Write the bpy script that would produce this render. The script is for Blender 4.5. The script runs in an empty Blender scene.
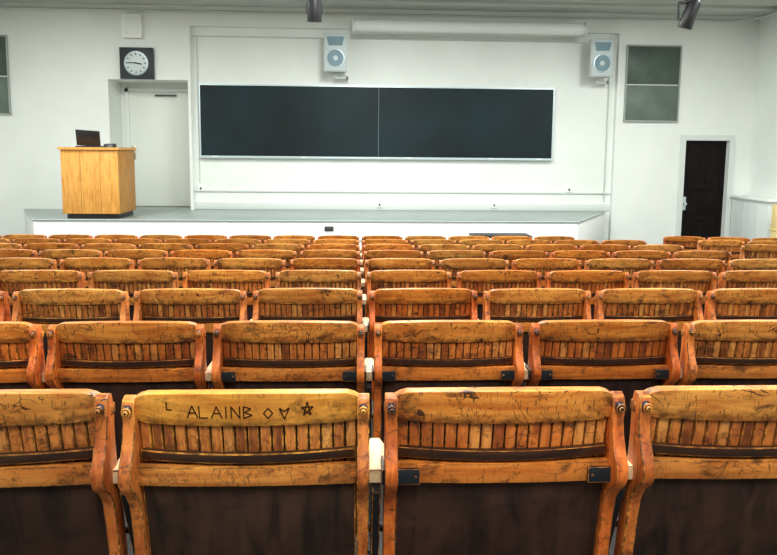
import bpy, bmesh, math, random
from mathutils import Vector, Matrix
random.seed(7)
sc=bpy.context.scene
try:
    sc.view_settings.view_transform='Standard'
    sc.view_settings.look='None'
except Exception: pass
CZ=1.95   # camera height above the front floor

# ---------------------------------------------------------------- materials
def mat(name, col, rough=.5, metal=0, noise=0, nscale=8, bump=0, spec=.5, emit=None, estr=0):
    m=bpy.data.materials.new(name); m.use_nodes=True
    nt=m.node_tree; b=nt.nodes['Principled BSDF']
    b.inputs['Base Color'].default_value=(*col,1); b.inputs['Roughness'].default_value=rough
    b.inputs['Metallic'].default_value=metal; b.inputs['Specular IOR Level'].default_value=spec
    if emit: 
        b.inputs['Emission Color'].default_value=(*emit,1); b.inputs['Emission Strength'].default_value=estr
    if noise or bump:
        tc=nt.nodes.new('ShaderNodeTexCoord'); n=nt.nodes.new('ShaderNodeTexNoise')
        n.inputs['Scale'].default_value=nscale; n.inputs['Detail'].default_value=6
        nt.links.new(tc.outputs['Object'],n.inputs['Vector'])
        if noise:
            r=nt.nodes.new('ShaderNodeValToRGB')
            r.color_ramp.elements[0].position=.3; r.color_ramp.elements[1].position=.7
            r.color_ramp.elements[0].color=(*[c*(1-noise) for c in col],1)
            r.color_ramp.elements[1].color=(*[min(1,c*(1+noise*.5)) for c in col],1)
            nt.links.new(n.outputs['Fac'],r.inputs['Fac']); nt.links.new(r.outputs['Color'],b.inputs['Base Color'])
        if bump:
            bp=nt.nodes.new('ShaderNodeBump'); bp.inputs['Strength'].default_value=bump; bp.inputs['Distance'].default_value=.01
            nt.links.new(n.outputs['Fac'],bp.inputs['Height']); nt.links.new(bp.outputs['Normal'],b.inputs['Normal'])
    return m

def wood(name, c_dark, c_light, stretch, grime=.5, rough=.40, scrib=0, rnd=.25, gcol=(.045,.017,.008), gpos=.50, spec=.35, zdirt=None, xdirt=None):
    m=bpy.data.materials.new(name); m.use_nodes=True
    nt=m.node_tree; N=nt.nodes; L=nt.links; b=N['Principled BSDF']
    b.inputs['Specular IOR Level'].default_value=spec
    tc=N.new('ShaderNodeTexCoord'); oi=N.new('ShaderNodeObjectInfo')
    off=N.new('ShaderNodeVectorMath'); off.operation='SCALE'; off.inputs[0].default_value=(37,91,53)
    L.new(oi.outputs['Random'],off.inputs['Scale'])
    add=N.new('ShaderNodeVectorMath'); add.operation='ADD'
    L.new(tc.outputs['Object'],add.inputs[0]); L.new(off.outputs[0],add.inputs[1])
    sep=N.new('ShaderNodeSeparateXYZ'); L.new(tc.outputs['Object'],sep.inputs[0])
    def mathn(op,a,bv=None):
        q=N.new('ShaderNodeMath'); q.operation=op
        L.new(a,q.inputs[0])
        if bv is not None:
            if hasattr(bv,'node'): L.new(bv,q.inputs[1])
            else: q.inputs[1].default_value=bv
        return q.outputs[0]
    def mrange(a,f0,f1,t0,t1):
        q=N.new('ShaderNodeMapRange'); L.new(a,q.inputs['Value'])
        for k,v in (('From Min',f0),('From Max',f1),('To Min',t0),('To Max',t1)): q.inputs[k].default_value=v
        return q.outputs[0]
    def mapped(scale,rot=(0,0,0)):
        mp=N.new('ShaderNodeMapping'); mp.inputs['Scale'].default_value=scale; mp.inputs['Rotation'].default_value=rot
        L.new(add.outputs[0],mp.inputs['Vector']); return mp.outputs[0]
    def noise(vec,sc_,det=4,dist=0,rough_=.5):
        n=N.new('ShaderNodeTexNoise'); n.inputs['Scale'].default_value=sc_; n.inputs['Detail'].default_value=det
        n.inputs['Distortion'].default_value=dist; n.inputs['Roughness'].default_value=rough_
        L.new(vec,n.inputs['Vector']); return n.outputs['Fac']
    def mixc(fac,a,bc):
        mx=N.new('ShaderNodeMix'); mx.data_type='RGBA'; mx.inputs['B'].default_value=(*bc,1)
        L.new(fac,mx.inputs['Factor']); L.new(a,mx.inputs['A']); return mx.outputs['Result']
    grain=noise(mapped(stretch),1,6,.6)
    r=N.new('ShaderNodeValToRGB'); e=r.color_ramp.elements
    e[0].position=.33; e[1].position=.60; e[0].color=(*c_dark,1); e[1].color=(*c_light,1)
    L.new(grain,r.inputs['Fac'])
    hs=N.new('ShaderNodeHueSaturation'); L.new(r.outputs['Color'],hs.inputs['Color'])
    L.new(mrange(oi.outputs['Random'],0,1,1-rnd,1+rnd*.4),hs.inputs['Value'])
    r2=mathn('FRACT',mathn('MULTIPLY',oi.outputs['Random'],17.3))
    if rnd: L.new(mrange(r2,0,1,.484,.503),hs.inputs['Hue']); L.new(mrange(r2,0,1,1.02,.96),hs.inputs['Saturation'])
    col=hs.outputs['Color']
    # broad reddish wear
    wv=noise(mapped((5,5,9)),1,3)
    col=mixc(mrange(wv,.45,.68,0,grime*.75),col,(c_dark[0]*.62,c_dark[1]*.46,c_dark[2]*.5))
    # grime blotches
    g=noise(mapped((13,13,22)),1,9,.3,.72)
    col=mixc(mrange(g,gpos+.04,gpos+.14,0,grime),col,gcol)
    g2=noise(mapped((30,30,42)),1,8,.2,.75)
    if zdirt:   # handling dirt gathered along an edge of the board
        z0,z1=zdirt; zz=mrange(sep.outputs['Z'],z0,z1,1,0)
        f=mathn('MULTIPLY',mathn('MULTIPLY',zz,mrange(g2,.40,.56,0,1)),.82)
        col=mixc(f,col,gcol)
    if xdirt:
        xx=mrange(mathn('ABSOLUTE',sep.outputs['X']),xdirt[0],xdirt[1],0,1)
        f=mathn('MULTIPLY',mathn('MULTIPLY',xx,mrange(g2,.42,.60,0,1)),.8)
        col=mixc(f,col,gcol)
    if scrib:
        for sc_,w,cut,colr,stg in ((15,.011,.53,(.03,.013,.008),.9),(30,.014,.565,(.05,.018,.008),.8)):
            s=noise(add.outputs[0],sc_,.5,1.4)
            lt=mathn('LESS_THAN',mathn('ABSOLUTE',mathn('SUBTRACT',s,.5)),w)
            k=noise(mapped((1,1,1),(1,2,sc_)),10,2)
            f=mathn('MULTIPLY',mathn('MULTIPLY',lt,mathn('GREATER_THAN',k,cut)),stg*scrib)
            col=mixc(f,col,colr)
        for rot in ((0,.5,0),(0,-.9,0),(0,.1,0)):
            s=noise(mapped((150,150,7),rot),1,2)
            f=mathn('MULTIPLY',mathn('GREATER_THAN',s,.675),.65*scrib)
            col=mixc(f,col,(.08,.03,.01))
    L.new(col,b.inputs['Base Color'])
    L.new(mrange(g,0,1,rough-.08,rough+.2),b.inputs['Roughness'])
    bp=N.new('ShaderNodeBump'); bp.inputs['Strength'].default_value=.3; bp.inputs['Distance'].default_value=.003
    L.new(grain,bp.inputs['Height']); L.new(bp.outputs['Normal'],b.inputs['Normal'])
    return m

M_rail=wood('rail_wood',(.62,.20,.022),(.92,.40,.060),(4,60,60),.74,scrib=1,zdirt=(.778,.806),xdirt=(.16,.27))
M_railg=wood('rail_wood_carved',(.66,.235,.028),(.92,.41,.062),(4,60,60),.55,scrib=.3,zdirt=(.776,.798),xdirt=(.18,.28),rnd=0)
M_slat1=wood('slat_wood',(.38,.100,.014),(.70,.235,.034),(70,70,6),.85,scrib=.75)
M_slat2=wood('slat_wood_dark',(.17,.043,.008),(.40,.115,.018),(70,70,6),.9,scrib=.7)
M_slat3=wood('slat_wood_pale',(.50,.18,.03),(.80,.35,.07),(70,70,6),.78,scrib=.75)
M_post=wood('post_wood',(.46,.105,.012),(.80,.24,.030),(60,60,5),.78,scrib=.6)
M_mid=wood('mid_rail_wood',(.56,.165,.018),(.84,.315,.044),(4,60,60),.74,scrib=.6,xdirt=(.15,.26))
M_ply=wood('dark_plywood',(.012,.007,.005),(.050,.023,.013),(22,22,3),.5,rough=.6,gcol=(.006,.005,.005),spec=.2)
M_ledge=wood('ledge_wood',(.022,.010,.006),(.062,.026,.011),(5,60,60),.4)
M_arm=wood('arm_wood',(.58,.37,.17),(.80,.60,.35),(40,5,40),.45)
M_iron=mat('cast_iron',(.012,.015,.019),.5,.3)
M_bolt=mat('bolt_steel',(.06,.06,.07),.4,.8)
M_ink=mat('carved_ink',(.035,.012,.006),.95,spec=.05)
M_wall=mat('painted_plaster',(.85,.888,.85),.6,noise=.04,nscale=1.5,bump=.05)
M_rear=mat('rear_wall_paint',(.36,.37,.35),.7,noise=.05,nscale=2)
M_trim=mat('trim_paint',(.70,.75,.72),.5)
M_ceil=mat('ceiling_paint',(.55,.585,.545),.7)
M_cond=mat('conduit_paint',(.58,.62,.59),.4,.1)
M_floor=mat('floor_concrete',(.04,.037,.034),.5,noise=.3,nscale=3)
M_stage=mat('stage_linoleum',(.27,.325,.315),.3,noise=.12,nscale=4)
M_white=mat('white_panel',(.92,.94,.92),.5)
M_seam=mat('dark_seam',(.05,.05,.05),.7)
M_board=mat('chalkboard_slate',(.002,.015,.020),.55,noise=.6,nscale=1.1,spec=.32)
M_alu=mat('aluminium',(.62,.74,.77),.35,.5)
M_black=mat('black_plastic',(.012,.012,.014),.4)
M_clk=mat('clock_case',(.035,.043,.048),.4,spec=.3)
M_dial=mat('clock_dial',(.62,.70,.70),.4)
M_spk=mat('speaker_shell',(.56,.65,.67),.5)
M_grill=mat('speaker_cone',(.17,.28,.33),.5)
M_glass=mat('frosted_glass',(.145,.185,.155),.45,noise=.25,nscale=3,spec=.3)
M_glassd=mat('frosted_glass_dark',(.085,.115,.095),.4,noise=.25,nscale=3,spec=.3)
M_wframe=mat('window_frame_paint',(.36,.40,.37),.5)
M_wdoor=mat('cream_door_paint',(.78,.82,.75),.45)
M_ddoor=mat('dark_door_wood',(.008,.006,.006),.5,noise=.4,nscale=5,spec=.12)
M_brass=mat('brass',(.45,.36,.18),.3,.9)
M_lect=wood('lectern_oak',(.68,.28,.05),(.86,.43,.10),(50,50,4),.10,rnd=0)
M_lect2=wood('lectern_oak_shaded',(.42,.18,.035),(.58,.27,.06),(50,50,4),.10,rnd=0)  # same oak, darkened to paint shade on the sides; also inner panels, grooves
M_cab=mat('cabinet_grey',(.76,.81,.79),.5)
M_yel=mat('yellow_laminate',(.85,.66,.28),.4)
M_lamp=mat('lamp_diffuser',(.9,.9,.9),.5,emit=(1,.98,.93),estr=3)

# ---------------------------------------------------------------- mesh builder
class MB:
    def __init__(s): s.bm=bmesh.new(); s.mats=[]
    def mi(s,m):
        if m not in s.mats: s.mats.append(m)
        return s.mats.index(m)
    def _f(s,vs,i):
        try: f=s.bm.faces.new(vs); f.material_index=i
        except ValueError: pass
    def box(s,x0,x1,y0,y1,z0,z1,m,R=None):
        c=[Vector((x,y,z)) for x in (x0,x1) for y in (y0,y1) for z in (z0,z1)]
        if R is not None: c=[R@v for v in c]
        v=[s.bm.verts.new(p) for p in c]; i=s.mi(m)
        for q in ((0,1,3,2),(4,6,7,5),(0,4,5,1),(2,3,7,6),(0,2,6,4),(1,5,7,3)): s._f([v[k] for k in q],i)
    def prism(s,poly,a0,a1,axis,m,R=None):
        def mk(p,a):
            w={'x':(a,p[0],p[1]),'y':(p[0],a,p[1]),'z':(p[0],p[1],a)}[axis]; w=Vector(w)
            return R@w if R is not None else w
        A=[s.bm.verts.new(mk(p,a0)) for p in poly]; B=[s.bm.verts.new(mk(p,a1)) for p in poly]; i=s.mi(m)
        s._f(A[::-1],i); s._f(B,i); n=len(poly)
        for k in range(n): s._f([A[k],A[(k+1)%n],B[(k+1)%n],B[k]],i)
    def board(s,x0,x1,n,zb,zt,yf,t,m,nz=1):
        i=s.mi(m); F=[];B=[]
        for a in range(n+1):
            x=x0+(x1-x0)*a/n; cf=[];cb=[]
            for c in range(nz+1):
                z=zb(x)+(zt(x)-zb(x))*c/nz
                cf.append(s.bm.verts.new((x,yf(x,z),z))); cb.append(s.bm.verts.new((x,yf(x,z)+t,z)))
            F.append(cf);B.append(cb)
        for a in range(n):
            for c in range(nz):
                s._f([F[a][c],F[a+1][c],F[a+1][c+1],F[a][c+1]],i)
                s._f([B[a][c],B[a][c+1],B[a+1][c+1],B[a+1][c]],i)
            s._f([F[a][nz],F[a+1][nz],B[a+1][nz],B[a][nz]],i); s._f([F[a][0],B[a][0],B[a+1][0],F[a+1][0]],i)
        for a in (0,n):
            for c in range(nz): s._f([F[a][c],F[a][c+1],B[a][c+1],B[a][c]],i)
    def cyl(s,p0,p1,r0,r1,m,n=20,cap=True):
        p0=Vector(p0);p1=Vector(p1);d=(p1-p0).normalized()
        u=d.orthogonal().normalized(); w=d.cross(u); i=s.mi(m)
        A=[];B=[]
        for k in range(n):
            t=2*math.pi*k/n; o=u*math.cos(t)+w*math.sin(t)
            A.append(s.bm.verts.new(p0+o*r0)); B.append(s.bm.verts.new(p1+o*r1))
        for k in range(n): s._f([A[k],A[(k+1)%n],B[(k+1)%n],B[k]],i)
        if cap: s._f(A[::-1],i); s._f(B,i)
    def tube(s,pts,r,m,n=10):
        for a,b in zip(pts[:-1],pts[1:]): s.cyl(a,b,r,r,m,n)
    def bevel(s,w,seg=2):
        bmesh.ops.recalc_face_normals(s.bm,faces=s.bm.faces)
        ed=[e for e in s.bm.edges if len(e.link_faces)==2 and e.calc_face_angle(0)>math.radians(40)]
        bmesh.ops.bevel(s.bm,geom=ed,offset=w,segments=seg,affect='EDGES',profile=.5,clamp_overlap=True)
    def mesh(s,name,bevel=0,seg=2,smooth=35):
        bmesh.ops.recalc_face_normals(s.bm,faces=s.bm.faces)
        if bevel: s.bevel(bevel,seg)
        me=bpy.data.meshes.new(name); s.bm.to_mesh(me); s.bm.free()
        for m in s.mats: me.materials.append(m)
        if smooth:
            me.shade_smooth(); me.set_sharp_from_angle(angle=math.radians(smooth))
        return me
    def obj(s,name,bevel=0,loc=(0,0,0),rot=(0,0,0),seg=2):
        o=bpy.data.objects.new(name,s.mesh(name,bevel,seg)); o.location=loc; o.rotation_euler=rot
        sc.collection.objects.link(o); return o

# ---------------------------------------------------------------- seat
RT=math.tan(math.radians(11))
def ys(x,z): return (.85-z)*RT+.034*(x/.26)**2
def make_seat(kind,seed=3):
    b=MB()
    # crest rail
    def zt(x):
        u=abs(x)/.264; c=.855-.014*u*u
        if u>.80: c-=.034*((u-.80)/.20)**2
        return c
    def zb(x):
        u=abs(x)/.264; return .777-.002*u*u + (.010*((u-.8)/.2) if u>.8 else 0)
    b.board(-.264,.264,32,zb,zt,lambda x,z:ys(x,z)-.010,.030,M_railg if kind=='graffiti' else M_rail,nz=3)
    # slats
    n=18; x0=-.236; w=.472/n
    rr=random.Random(seed)
    for k in range(n):
        xa=x0+k*w+.0018; xb=x0+(k+1)*w-.0018; q=rr.random()
        b.board(xa,xb,1,lambda x:.46,lambda x:.783,lambda x,z:ys(x,z)-.001,.012,M_slat1 if q<.6 else (M_slat2 if q<.8 else M_slat3))
    # backing web (in shadow)
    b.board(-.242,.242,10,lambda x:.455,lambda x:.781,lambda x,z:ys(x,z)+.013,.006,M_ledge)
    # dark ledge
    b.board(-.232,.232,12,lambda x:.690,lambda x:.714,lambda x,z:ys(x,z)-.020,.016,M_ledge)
    # outer frame posts, S-profile seen from the side
    prof=[(.020,.832),(.004,.838),(-.012,.830),(-.019,.812),(-.014,.780),(-.020,.745),(-.036,.712),(-.052,.688),(-.054,.662),(-.040,.638),(-.014,.618),(.006,.590),(.020,.545),(.040,.42),(.075,.26),
          (.120,.26),(.086,.42),(.066,.545),(.052,.62),(.040,.66),(.034,.70),(.030,.75),(.030,.80)]
    for sx in (-1,1):
        xa,xb=(.236,.263) if sx>0 else (-.263,-.236)
        b.prism([(y+.030,z) for y,z in prof],xa,xb,'x',M_post)
        xc=.2495*sx
        b.cyl((xc,.000,.810),(xc,.018,.812),.0105,.0105,M_bolt,14)
        b.cyl((xc,-.005,.810),(xc,.002,.810),.0055,.007,M_iron,10)
    # mid rail + dark plywood panel
    b.board(-.238,.238,10,lambda x:.634,lambda x:.682,lambda x,z:(.85-z)*RT-.022+.010*(x/.26)**2,.022,M_mid,nz=1)
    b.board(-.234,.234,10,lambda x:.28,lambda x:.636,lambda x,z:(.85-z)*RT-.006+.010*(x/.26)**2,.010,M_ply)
    # folded-up seat in front of the back
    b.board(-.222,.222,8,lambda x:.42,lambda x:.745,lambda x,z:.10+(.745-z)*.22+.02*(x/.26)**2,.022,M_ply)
    b.cyl((-.27,.185,.44),(.27,.185,.44),.011,.011,M_iron,10)
    # armrest and iron standard on right-hand side
    xs=.28
    b.prism([(xs-.022,.035),(xs+.022,.035),(xs+.024,.10),(xs+.022,.17),(xs+.012,.205),(xs-.012,.205),(xs-.022,.17),(xs-.024,.10)],.630,.662,'z',M_arm)
    b.prism([(.06,.632),(.19,.632),(.195,.60),(.19,.50),(.225,.40),(.20,.22),(.24,.05),(.33,.025),(.33,0),(-.02,0),(-.02,.025),(.07,.05),(.12,.22),(.13,.40),(.085,.52),(.05,.60)],xs-.010,xs+.010,'x',M_iron)
    b.box(xs-.035,xs+.035,-.03,.34,0,.012,M_iron)
    if kind=='bracket':
        for s in (-1,1):
            xa,xb=sorted((.186*s,.268*s))
            yb=(.85-.66)*RT-.028
            b.box(xa,xb,yb,yb+.008,.638,.674,M_iron)
            xe=sorted((.264*s,.270*s)); b.box(xe[0],xe[1],yb,yb+.07,.638,.674,M_iron)
            for q in (.196,.255): b.cyl((q*s,yb-.002,.656),(q*s,yb+.001,.656),.003,.0035,M_bolt,8)
    b.bevel(.0028)
    if kind=='graffiti':
        G={'A':[[(0,0),(.5,1),(1,0)],[(.2,.4),(.8,.4)]],'L':[[(0,1),(0,0),(.8,0)]],'I':[[(.4,0),(.4,1)]],'N':[[(0,0),(0,1),(.8,0),(.8,1)]],
           'B':[[(0,0),(0,1),(.7,.8),(.1,.5),(.8,.25),(0,0)]],'O':[[(.5,1),(0,.5),(.5,0),(1,.5),(.5,1)]],'*':[[(0,.6),(1,.6),(.2,0),(.5,1),(.8,0),(0,.6)]],'V':[[(0,1),(.5,0),(1,1),(.5,.7),(0,1)]]}
        def stroke(ch,cx,cz,h):
            for st in G[ch]:
                for p,q in zip(st[:-1],st[1:]):
                    P=[]
                    for (u,v) in (p,q):
                        x=cx+(u-.5)*h*.8; z=cz+(v-.5)*h; P.append(Vector((x,ys(x,z)-.0100,z)))
                    b.cyl(P[0],P[1],.0015,.0015,M_ink,6)
        for ch,x in zip('ALAINB',(-.112,-.086,-.060,-.038,-.018,.008)): stroke(ch,x,.811,.028)
        stroke('O',.048,.808,.024); stroke('V',.082,.806,.026); stroke('*',.130,.816,.032); stroke('L',-.16,.822,.018)
    return b.mesh('seat_'+kind)
plain=[make_seat('plain',s) for s in (3,5,8)]; brk=[make_seat('bracket',s) for s in (4,9)]; me_gr=make_seat('graffiti',12)
def drop(d): return .4056+.077*d+ (.009 if d>2 else -.002)
for r in range(9):
    d=1.40+.9*r
    zf=CZ-drop(d)-.85
    for k in range(-12,13):
        x=.326+.56*k
        if x< -.53*d-1.3 or x>.62*d+1.4 or x<-6.4: continue
        if x>(3.2 if r<8 else 2.7): continue
        me=random.choice(plain)
        if (r==0 and k in(0,)) or (r==1 and k in (-1,0,1)) or (r>1 and random.random()<.12): me=random.choice(brk)
        if r==0 and k==-1: me=me_gr
        o=bpy.data.objects.new('lecture_hall_seat',me)
        o.location=(x,d+random.uniform(-.008,.008),zf); o.rotation_euler=(0,0,math.radians(random.uniform(-.8,.8)))
        sc.collection.objects.link(o)
    if r>=4:
        for j in range(5):
            x=4.30+.56*j
            if x>6.8 : continue
            o=bpy.data.objects.new('lecture_hall_seat',random.choice(plain))
            o.location=(x,d+.02-.12*j*.56,zf); o.rotation_euler=(0,0,math.radians(-7))
            sc.collection.objects.link(o)

# ---------------------------------------------------------------- room shell
XL,XR,YR=-6.9,7.32,-3.2
ZC=CZ+2.50; YW=12.5; YF=12.38; SZ=CZ-1.08
b=MB()
zf=lambda y: max(0,.683-.077*y)
P=[(-3.4,zf(-3.4)),(8.87,0),(13.3,0),(13.3,-.2),(-3.4,-.2)]
b.prism(P,XL-.2,XR+.2,'x',M_floor); b.obj('floor')
b=MB(); b.box(XL-.2,XR+.2,YR-.2,13.3,ZC,ZC+.2,M_ceil); b.obj('ceiling')
b=MB(); b.box(XL-.2,XL,YR-.2,13.3,-.2,ZC,M_wall); b.obj('wall_left')
b=MB(); b.box(XR,XR+.2,YR-.2,13.3,-.2,ZC,M_wall); b.obj('wall_right')
b=MB(); b.box(XL,XR,YR-.2,YR,-.2,ZC,M_rear); b.obj('wall_rear')
# front wall with alcove and door opening
ax0,ax1,az=-4.39,-3.0,CZ+1.22
dx0,dx1,dz=6.07,6.90,CZ+.25
px0,px1,pz=-2.95,4.74,CZ+2.16
b=MB()
b.box(XL,ax0,YF,13.1,0,ZC,M_wall)
b.box(ax0,ax1,YF,13.1,az,ZC,M_wall)
b.box(ax0,ax1,13.02,13.1,0,az,M_wall)
b.box(ax1,px0,YF,13.1,0,ZC,M_wall)
b.box(px0,px1,YW,13.1,0,pz,M_wall)
b.box(px0,px1,YF,13.1,pz,ZC,M_wall)
b.box(px1,dx0,YF,13.1,0,ZC,M_wall)
b.box(dx0,dx1,YF,13.1,dz,ZC,M_wall)
b.box(dx1,XR,YF,13.1,0,ZC,M_wall)
b.obj('wall_front')
# trims
b=MB(); b.box(px0,px1,YW-.03,YW,CZ-.76,CZ-.73,M_trim); b.obj('trim_1',.004)
b=MB(); b.box(px0,px1,YW-.02,YW,SZ,SZ+.13,M_trim); b.obj('baseboard_front',.004)
# stage
SF=10.5
b=MB()
b.prism([( -4.93,SF+.03),(3.50,SF+.03),(4.60,YF-.003),(-5.93,YF-.003)],0.0,SZ-.03,'z',M_white)
b.prism([(-4.94,SF+.02),(3.51,SF+.02),(4.62,YF-.002),(-5.95,YF-.002)],SZ-.03,SZ,'z',M_stage)
b.box(px0+.01,px1-.15,YF-.01,YW-.035,0,SZ,M_stage)
b.box(ax0+.01,ax1-.01,YF-.01,12.95,0,SZ,M_stage)
for x in (-3.4,-2.0,-.6,.8,2.2): b.box(x-.004,x+.004,SF+.022,SF+.031,.05,SZ-.06,M_trim)
b.box(-4.93,3.50,SF+.015,SF+.03,SZ-.32,SZ-.305,M_seam)
b.obj('stage',.003)
b=MB(); b.box(-.50,-.36,SF+.012,SF+.028,SZ-.16,SZ-.09,M_black); b.box(-.49,-.37,SF+.008,SF+.014,SZ-.15,SZ-.10,M_seam); b.obj('power_outlet',.003)

# chalkboard
b=MB()
x0,x1,z0,z1=-2.83,3.61,CZ-.13,CZ+1.17
b.box(x0,x1,YW-.05,YW-.002,z0,z1,M_alu)
b.box(x0+.025,x1-.025,YW-.056,YW-.045,z0+.025,z1-.025,M_board)
b.box(.387,.393,YW-.0575,YW-.045,z0+.025,z1-.025,M_grill)
b.box(x0,x1,YW-.10,YW-.05,z0-.015,z0+.004,M_alu)
for x in (-2.6,-1.0,.9,2.4,3.3): b.box(x,x+.09,YW-.09,YW-.07,z0+.004,z0+.02,M_white)
b.obj('chalkboard')

# clock
b=MB(); cx,cz=-3.86,CZ+1.49
b.box(cx-.285,cx+.285,YF-.09,YF-.001,cz-.27,cz+.27,M_clk)
b.cyl((cx,YF-.09,cz),(cx,YF-.105,cz),.215,.205,M_alu,40)
b.cyl((cx,YF-.10,cz),(cx,YF-.107,cz),.188,.188,M_dial,40)
for k in range(12):
    t=k*math.pi/6; R=Matrix.Translation((cx,0,cz))@Matrix.Rotation(t,4,'Y')
    b.box(-.008,.008,YF-.112,YF-.106,.14,.175,M_black,R)
for t,l,w in ((math.radians(100),.10,.012),(math.radians(272),.14,.009)):
    R=Matrix.Translation((cx,0,cz))@Matrix.Rotation(t,4,'Y'); b.box(-w,w,YF-.116,YF-.110,-.03,l,M_black,R)
b.obj('wall_clock',.004)
b=MB(); b.box(-4.08,-3.75,YF-.12,YF-.001,CZ+1.92,CZ+2.32,M_white); b.box(-4.04,-3.79,YF-.135,YF-.12,CZ+1.97,CZ+2.27,M_wall); b.obj('emergency_light',.012)

# speakers
def speaker(cx,cz):
    b=MB(); w,h,dp=.205,.33,.30
    b.prism([(cx-w,YW-dp-.12),(cx+w,YW-dp-.12),(cx+w*.7,YW-.12),(cx-w*.7,YW-.12)],cz-h,cz+h,'z',M_cond)
    yf=YW-dp-.12
    b.box(cx-w*.9,cx+w*.9,yf-.012,yf,cz-h*.95,cz+h*.95,M_spk)
    b.cyl((cx,yf-.012,cz-.10),(cx,yf-.024,cz-.10),.168,.160,M_alu,32)
    b.cyl((cx,yf-.020,cz-.10),(cx,yf-.026,cz-.10),.150,.142,M_grill,32)
    b.cyl((cx,yf-.024,cz-.10),(cx,yf-.032,cz-.10),.05,.03,M_spk,24)
    b.prism([(cx-.12,cz+.11),(cx+.12,cz+.11),(cx+.16,cz+.27),(cx-.16,cz+.27)],yf-.022,yf-.010,'y',M_grill)
    b.box(cx-.04,cx+.04,YW-.14,YW-.002,cz-.1,cz+.1,M_black)
    b.box(cx-.02,cx+.22,YW-.20,YW-.15,cz-h-.10,cz-h-.05,M_cond)
    b.box(cx+.18,cx+.22,YW-.20,YW-.002,cz-h-.10,cz-h-.05,M_cond)
    b.box(cx-.02,cx+.02,YW-.24,YW-.18,cz-h-.10,cz-h+.01,M_cond)
    b.obj('wall_speaker',.006)
speaker(-.38,CZ+1.70); speaker(4.33,CZ+1.68)

# projection screen housing
b=MB(); hz=CZ+2.17; yc=YF-.24
b.prism([(yc+.095*math.cos(t*math.pi/8),hz+.105*math.sin(t*math.pi/8)) for t in range(16)],-.06,4.0,'x',M_white)
b.box(-.05,3.99,yc-.012,yc+.012,hz-.125,hz-.10,M_wframe)  # dark underside strip at the slot, painting in a shadow line
for x in (-.09,4.0): b.box(x,x+.03,yc-.11,yc+.11,hz-.12,hz+.12,M_cond)
for x in (.5,3.6): b.box(x,x+.05,yc,YF-.001,hz-.04,hz+.04,M_cond)
b.obj('projection_screen_housing',.004)

# conduits
b=MB(); r=.022
b.tube([(XL+.02,YF-.04,CZ+2.40),(6.6,YF-.04,CZ+2.40)]+[(6.6+.5*math.sin(t*math.pi/16),YF-.04-.5*(1-math.cos(t*math.pi/16)),CZ+2.40) for t in range(1,9)]+[(7.1,8,CZ+2.40)],r,M_cond)
b.obj('conduit_pipe')
b=MB(); b.tube([(px0+.02,YW-.02,CZ+2.0),(-.6,YW-.02,CZ+2.0)],.010,M_cond); b.tube([(-.12,YW-.02,CZ+2.0),(4.15,YW-.02,CZ+2.0)],.010,M_cond)
b.tube([(px0+.1,YW-.02,CZ+2.0),(px0+.1,YW-.02,CZ-.6)],.008,M_cond)
b.tube([(px1-.12,YW-.02,CZ+2.1),(px1-.12,YW-.02,CZ-.9)],.012,M_cond)
b.obj('conduit_pipe')
b=MB(); b.box(XL,XR,11.55,11.70,ZC-.05,ZC,M_ceil); b.obj('trim_2',.005)

for x,z in ((-2.83,CZ-.70),(2.55,CZ-.98),(3.95,CZ-.68),(.42,CZ-.98)):
    b=MB(); b.box(x-.05,x+.05,YW-.045,YW-.001,z-.05,z+.05,M_white); b.box(x-.02,x+.02,YW-.05,YW-.04,z-.025,z+.025,M_seam); b.obj('power_outlet',.004)

# left alcove door
b=MB(); x0,x1,zt=-4.30,-3.08,CZ+1.05
b.box(x0,x0+.07,12.96,13.019,SZ,zt+.07,M_trim); b.box(x1-.03,x1+.05,12.96,13.019,SZ,zt+.07,M_trim); b.box(x0,x1,12.96,13.019,zt,zt+.07,M_trim)
b.box(x0+.07,x1-.03,12.985,13.019,SZ+.01,zt,M_wdoor)
b.cyl((x0+.13,12.985,SZ+1.0),(x0+.13,12.93,SZ+1.0),.025,.03,M_brass,16)
b.box(x0+.10,x0+.16,12.978,12.986,SZ+.88,SZ+1.14,M_brass)
b.box(x0+.55,x0+.95,12.95,12.985,zt-.08,zt-.04,M_bolt)
b.obj('door_1',.004)

# right door
b=MB()
for xa,xb in ((dx0-.10,dx0),(dx1,dx1+.10)): b.box(xa,xb,YF-.03,YF-.001,0,dz+.10,M_trim)
b.box(dx0,dx1,YF-.03,YF-.001,dz,dz+.10,M_trim)
b.box(dx0+.005,dx1-.005,YF+.08,YF+.13,0.005,dz-.005,M_ddoor)
W_=dx1-dx0
for za,zb_ in ((.15,.70),(.82,1.30),(1.42,2.10)):
    for xa in (dx0+.09,dx0+W_/2+.03):
        xb=xa+W_/2-.12
        for q in ((xa,xb,za,za+.03),(xa,xb,zb_-.03,zb_),(xa,xa+.03,za,zb_),(xb-.03,xb,za,zb_)):
            b.box(q[0],q[1],YF+.075,YF+.081,q[2],q[3],M_ddoor)
b.cyl((dx0+.08,YF+.08,1.02),(dx0+.08,YF+.02,1.02),.026,.030,M_alu,16)
b.box(dx0+.05,dx0+.11,YF+.072,YF+.081,.90,1.15,M_alu)
b.obj('door_2')

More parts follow.
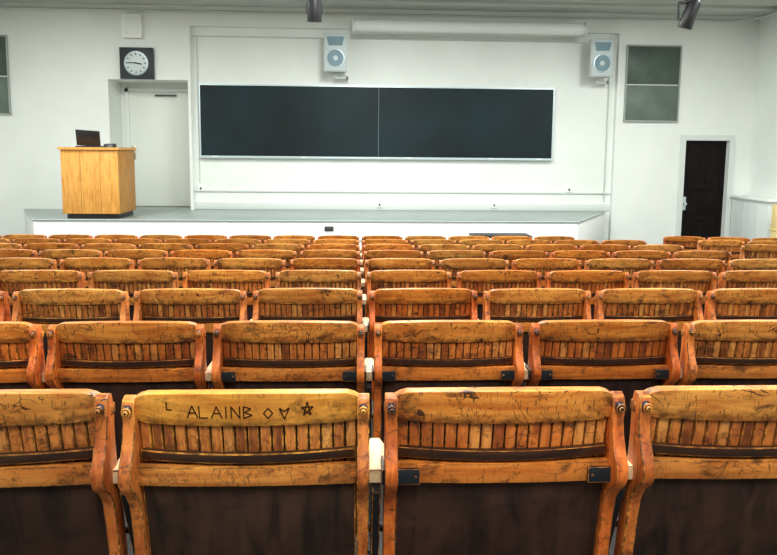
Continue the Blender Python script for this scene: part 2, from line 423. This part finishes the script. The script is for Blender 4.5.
# windows (frosted, two panes)
def window(name,x0,x1,z0,z1,y):
    b=MB(); f=.025
    b.box(x0-f,x0,y-.04,y-.001,z0-f,z1+f,M_wframe); b.box(x1,x1+f,y-.04,y-.001,z0-f,z1+f,M_wframe)
    b.box(x0,x1,y-.04,y-.001,z1,z1+f,M_wframe); b.box(x0-f,x1+f,y-.05,y-.001,z0-f,z0,M_wframe)
    zm=(z0+z1)/2-.01
    b.box(x0,x1,y-.015,y-.001,zm,z1,M_glassd); b.box(x0,x1,y-.02,y-.001,z0,zm-.02,M_glass); b.box(x0,x1,y-.035,y-.001,zm-.02,zm+.0,M_trim)
    b.obj(name,.003)
window('window_1',4.90,5.87,CZ+.60,CZ+1.93,YF)
window('window_2',-6.85,-6.10,CZ+.60,CZ+1.92,YF)

# ---------------------------------------------------------------- lectern
b=MB(); z=SZ
lx0,lx1,ly0,ly1=-4.52,-3.66,10.62,11.40
b.box(lx0+.05,lx1-.04,ly0+.04,ly1-.03,z,z+.08,M_black)
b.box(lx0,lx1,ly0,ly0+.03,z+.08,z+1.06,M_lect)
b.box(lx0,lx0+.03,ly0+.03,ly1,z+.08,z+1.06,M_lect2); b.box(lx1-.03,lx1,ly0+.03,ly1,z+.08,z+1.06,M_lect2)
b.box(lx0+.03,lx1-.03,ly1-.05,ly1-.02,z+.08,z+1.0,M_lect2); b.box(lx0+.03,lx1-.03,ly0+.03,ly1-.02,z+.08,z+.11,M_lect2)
b.box(lx0-.03,lx1+.03,ly0-.03,ly1+.02,z+1.06,z+1.10,M_lect)
for x in (lx0+.29,lx0+.585): b.box(x-.003,x+.003,ly0-.002,ly0+.001,z+.09,z+1.05,M_lect2)
b.obj('lectern',.005)
b=MB(); lz=z+1.101
b.box(-4.38,-3.98,10.84,11.10,lz,lz+.02,M_black)
R=Matrix.Translation((-4.18,10.86,lz+.02))@Matrix.Rotation(math.radians(18),4,'X')@Matrix.Rotation(math.radians(4),4,'Y')
b.box(-.18,.18,-.008,.008,0,.25,M_black,R); b.box(-.04,.04,-.010,-.008,.12,.15,M_bolt,R)
b.obj('laptop',.004)
b=MB(); b.prism([(10.83,lz),(11.0,lz),(10.98,lz+.06),(10.86,lz+.05)],-3.95,-3.80,'x',M_black); b.obj('desk_phone',.004)

# radiator cover right, side desk, small table
b=MB()
b.box(7.00,7.31,11.2,12.33,0,CZ-.80,M_cab); b.box(6.96,7.315,11.15,12.335,CZ-.80,CZ-.76,M_white)
for y in (11.55,11.95): b.box(6.99,7.002,y-.004,y+.004,.05,CZ-.85,M_seam)
b.obj('radiator_cover',.004)
b=MB(); u=.33
b.box(6.40+u,6.85+u,10.2,10.7,.72,.76,M_yel); b.box(6.41+u,6.43+u,10.22,10.68,0,.72,M_yel); b.box(6.82+u,6.84+u,10.22,10.68,0,.72,M_yel); b.box(6.43+u,6.82+u,10.66,10.68,.1,.72,M_yel); b.box(6.41+u,6.84+u,10.45,10.68,.76,1.15,M_yel)
b.obj('side_desk',.006)
b=MB(); tx,ty=2.05,9.55
b.box(tx-.42,tx+.42,ty-.2,ty+.2,.75,.78,M_black)
for sx in (-.36,.36):
    for sy in (-.15,.15): b.cyl((tx+sx,ty+sy,0),(tx+sx,ty+sy,.75),.014,.014,M_bolt,10)
b.obj('folding_table',.003)

# hanging spotlights
def spot(x,y,zb,tilt,ry=0):
    b=MB()
    b.cyl((0,0,.24),(0,0,ZC-zb-.001),.018,.018,M_black,12)
    b.box(-.08,.08,-.02,.02,.22,.25,M_black)
    for s in (-1,1): b.box(.078*s-.004,.078*s+.004,-.02,.02,.06,.24,M_black)
    R=Matrix.Rotation(ry,4,'Y')@Matrix.Rotation(tilt,4,'X')
    def T(p): return R@Vector(p)
    b.cyl(T((0,0,-.02)),T((0,0,.24)),.074,.066,M_black,24); b.cyl(T((0,0,.24)),T((0,0,.27)),.066,.035,M_black,24)
    b.obj('hanging_spotlight',.002,loc=(x,y,zb))
spot(-.43,7,CZ+1.30,.1); spot(3.36,7,CZ+1.30,.2,.25)

# ceiling luminaires
def lum(x,y,power):
    b=MB(); b.box(-.32,.32,-.95,.95,-.08,-.001,M_trim); b.box(-.28,.28,-.91,.91,-.088,-.079,M_lamp)
    o=b.obj('ceiling_light_fixture',.004,loc=(x,y,ZC))
    L=bpy.data.lights.new('tube_light','AREA'); L.shape='RECTANGLE'; L.size=.55; L.size_y=1.8; L.energy=power; L.color=(.975,1,.965)
    lo=bpy.data.objects.new('tube_light',L); lo.location=(0,0,-.1); lo.parent=o; sc.collection.objects.link(lo)
for y,p in ((-1.2,135),(2.2,110),(5.6,120),(8.7,175)):
    for x,q in ((-4.4,.75),(0.2,1.25),(4.6,.85)): lum(x,y,p*q)

w=bpy.data.worlds.new('world'); sc.world=w; w.use_nodes=True
w.node_tree.nodes['Background'].inputs[0].default_value=(.9,.95,1,1); w.node_tree.nodes['Background'].inputs[1].default_value=.3

# ---------------------------------------------------------------- camera
cd=bpy.data.cameras.new('camera'); cam=bpy.data.objects.new('camera',cd); sc.collection.objects.link(cam); sc.camera=cam
yaw,pitch,roll=math.radians(2.7),math.radians(6.5),0.009
Mx=Matrix.Rotation(-yaw,4,'Z')@Matrix.Rotation(math.radians(90)-pitch,4,'X')@Matrix.Rotation(roll,4,'Z')
cam.matrix_world=Matrix.Translation((0,0,CZ))@Mx
cd.sensor_width=36; cd.sensor_fit='HORIZONTAL'; cd.lens=678/777*36; cd.shift_y=-49/777; cd.clip_end=100
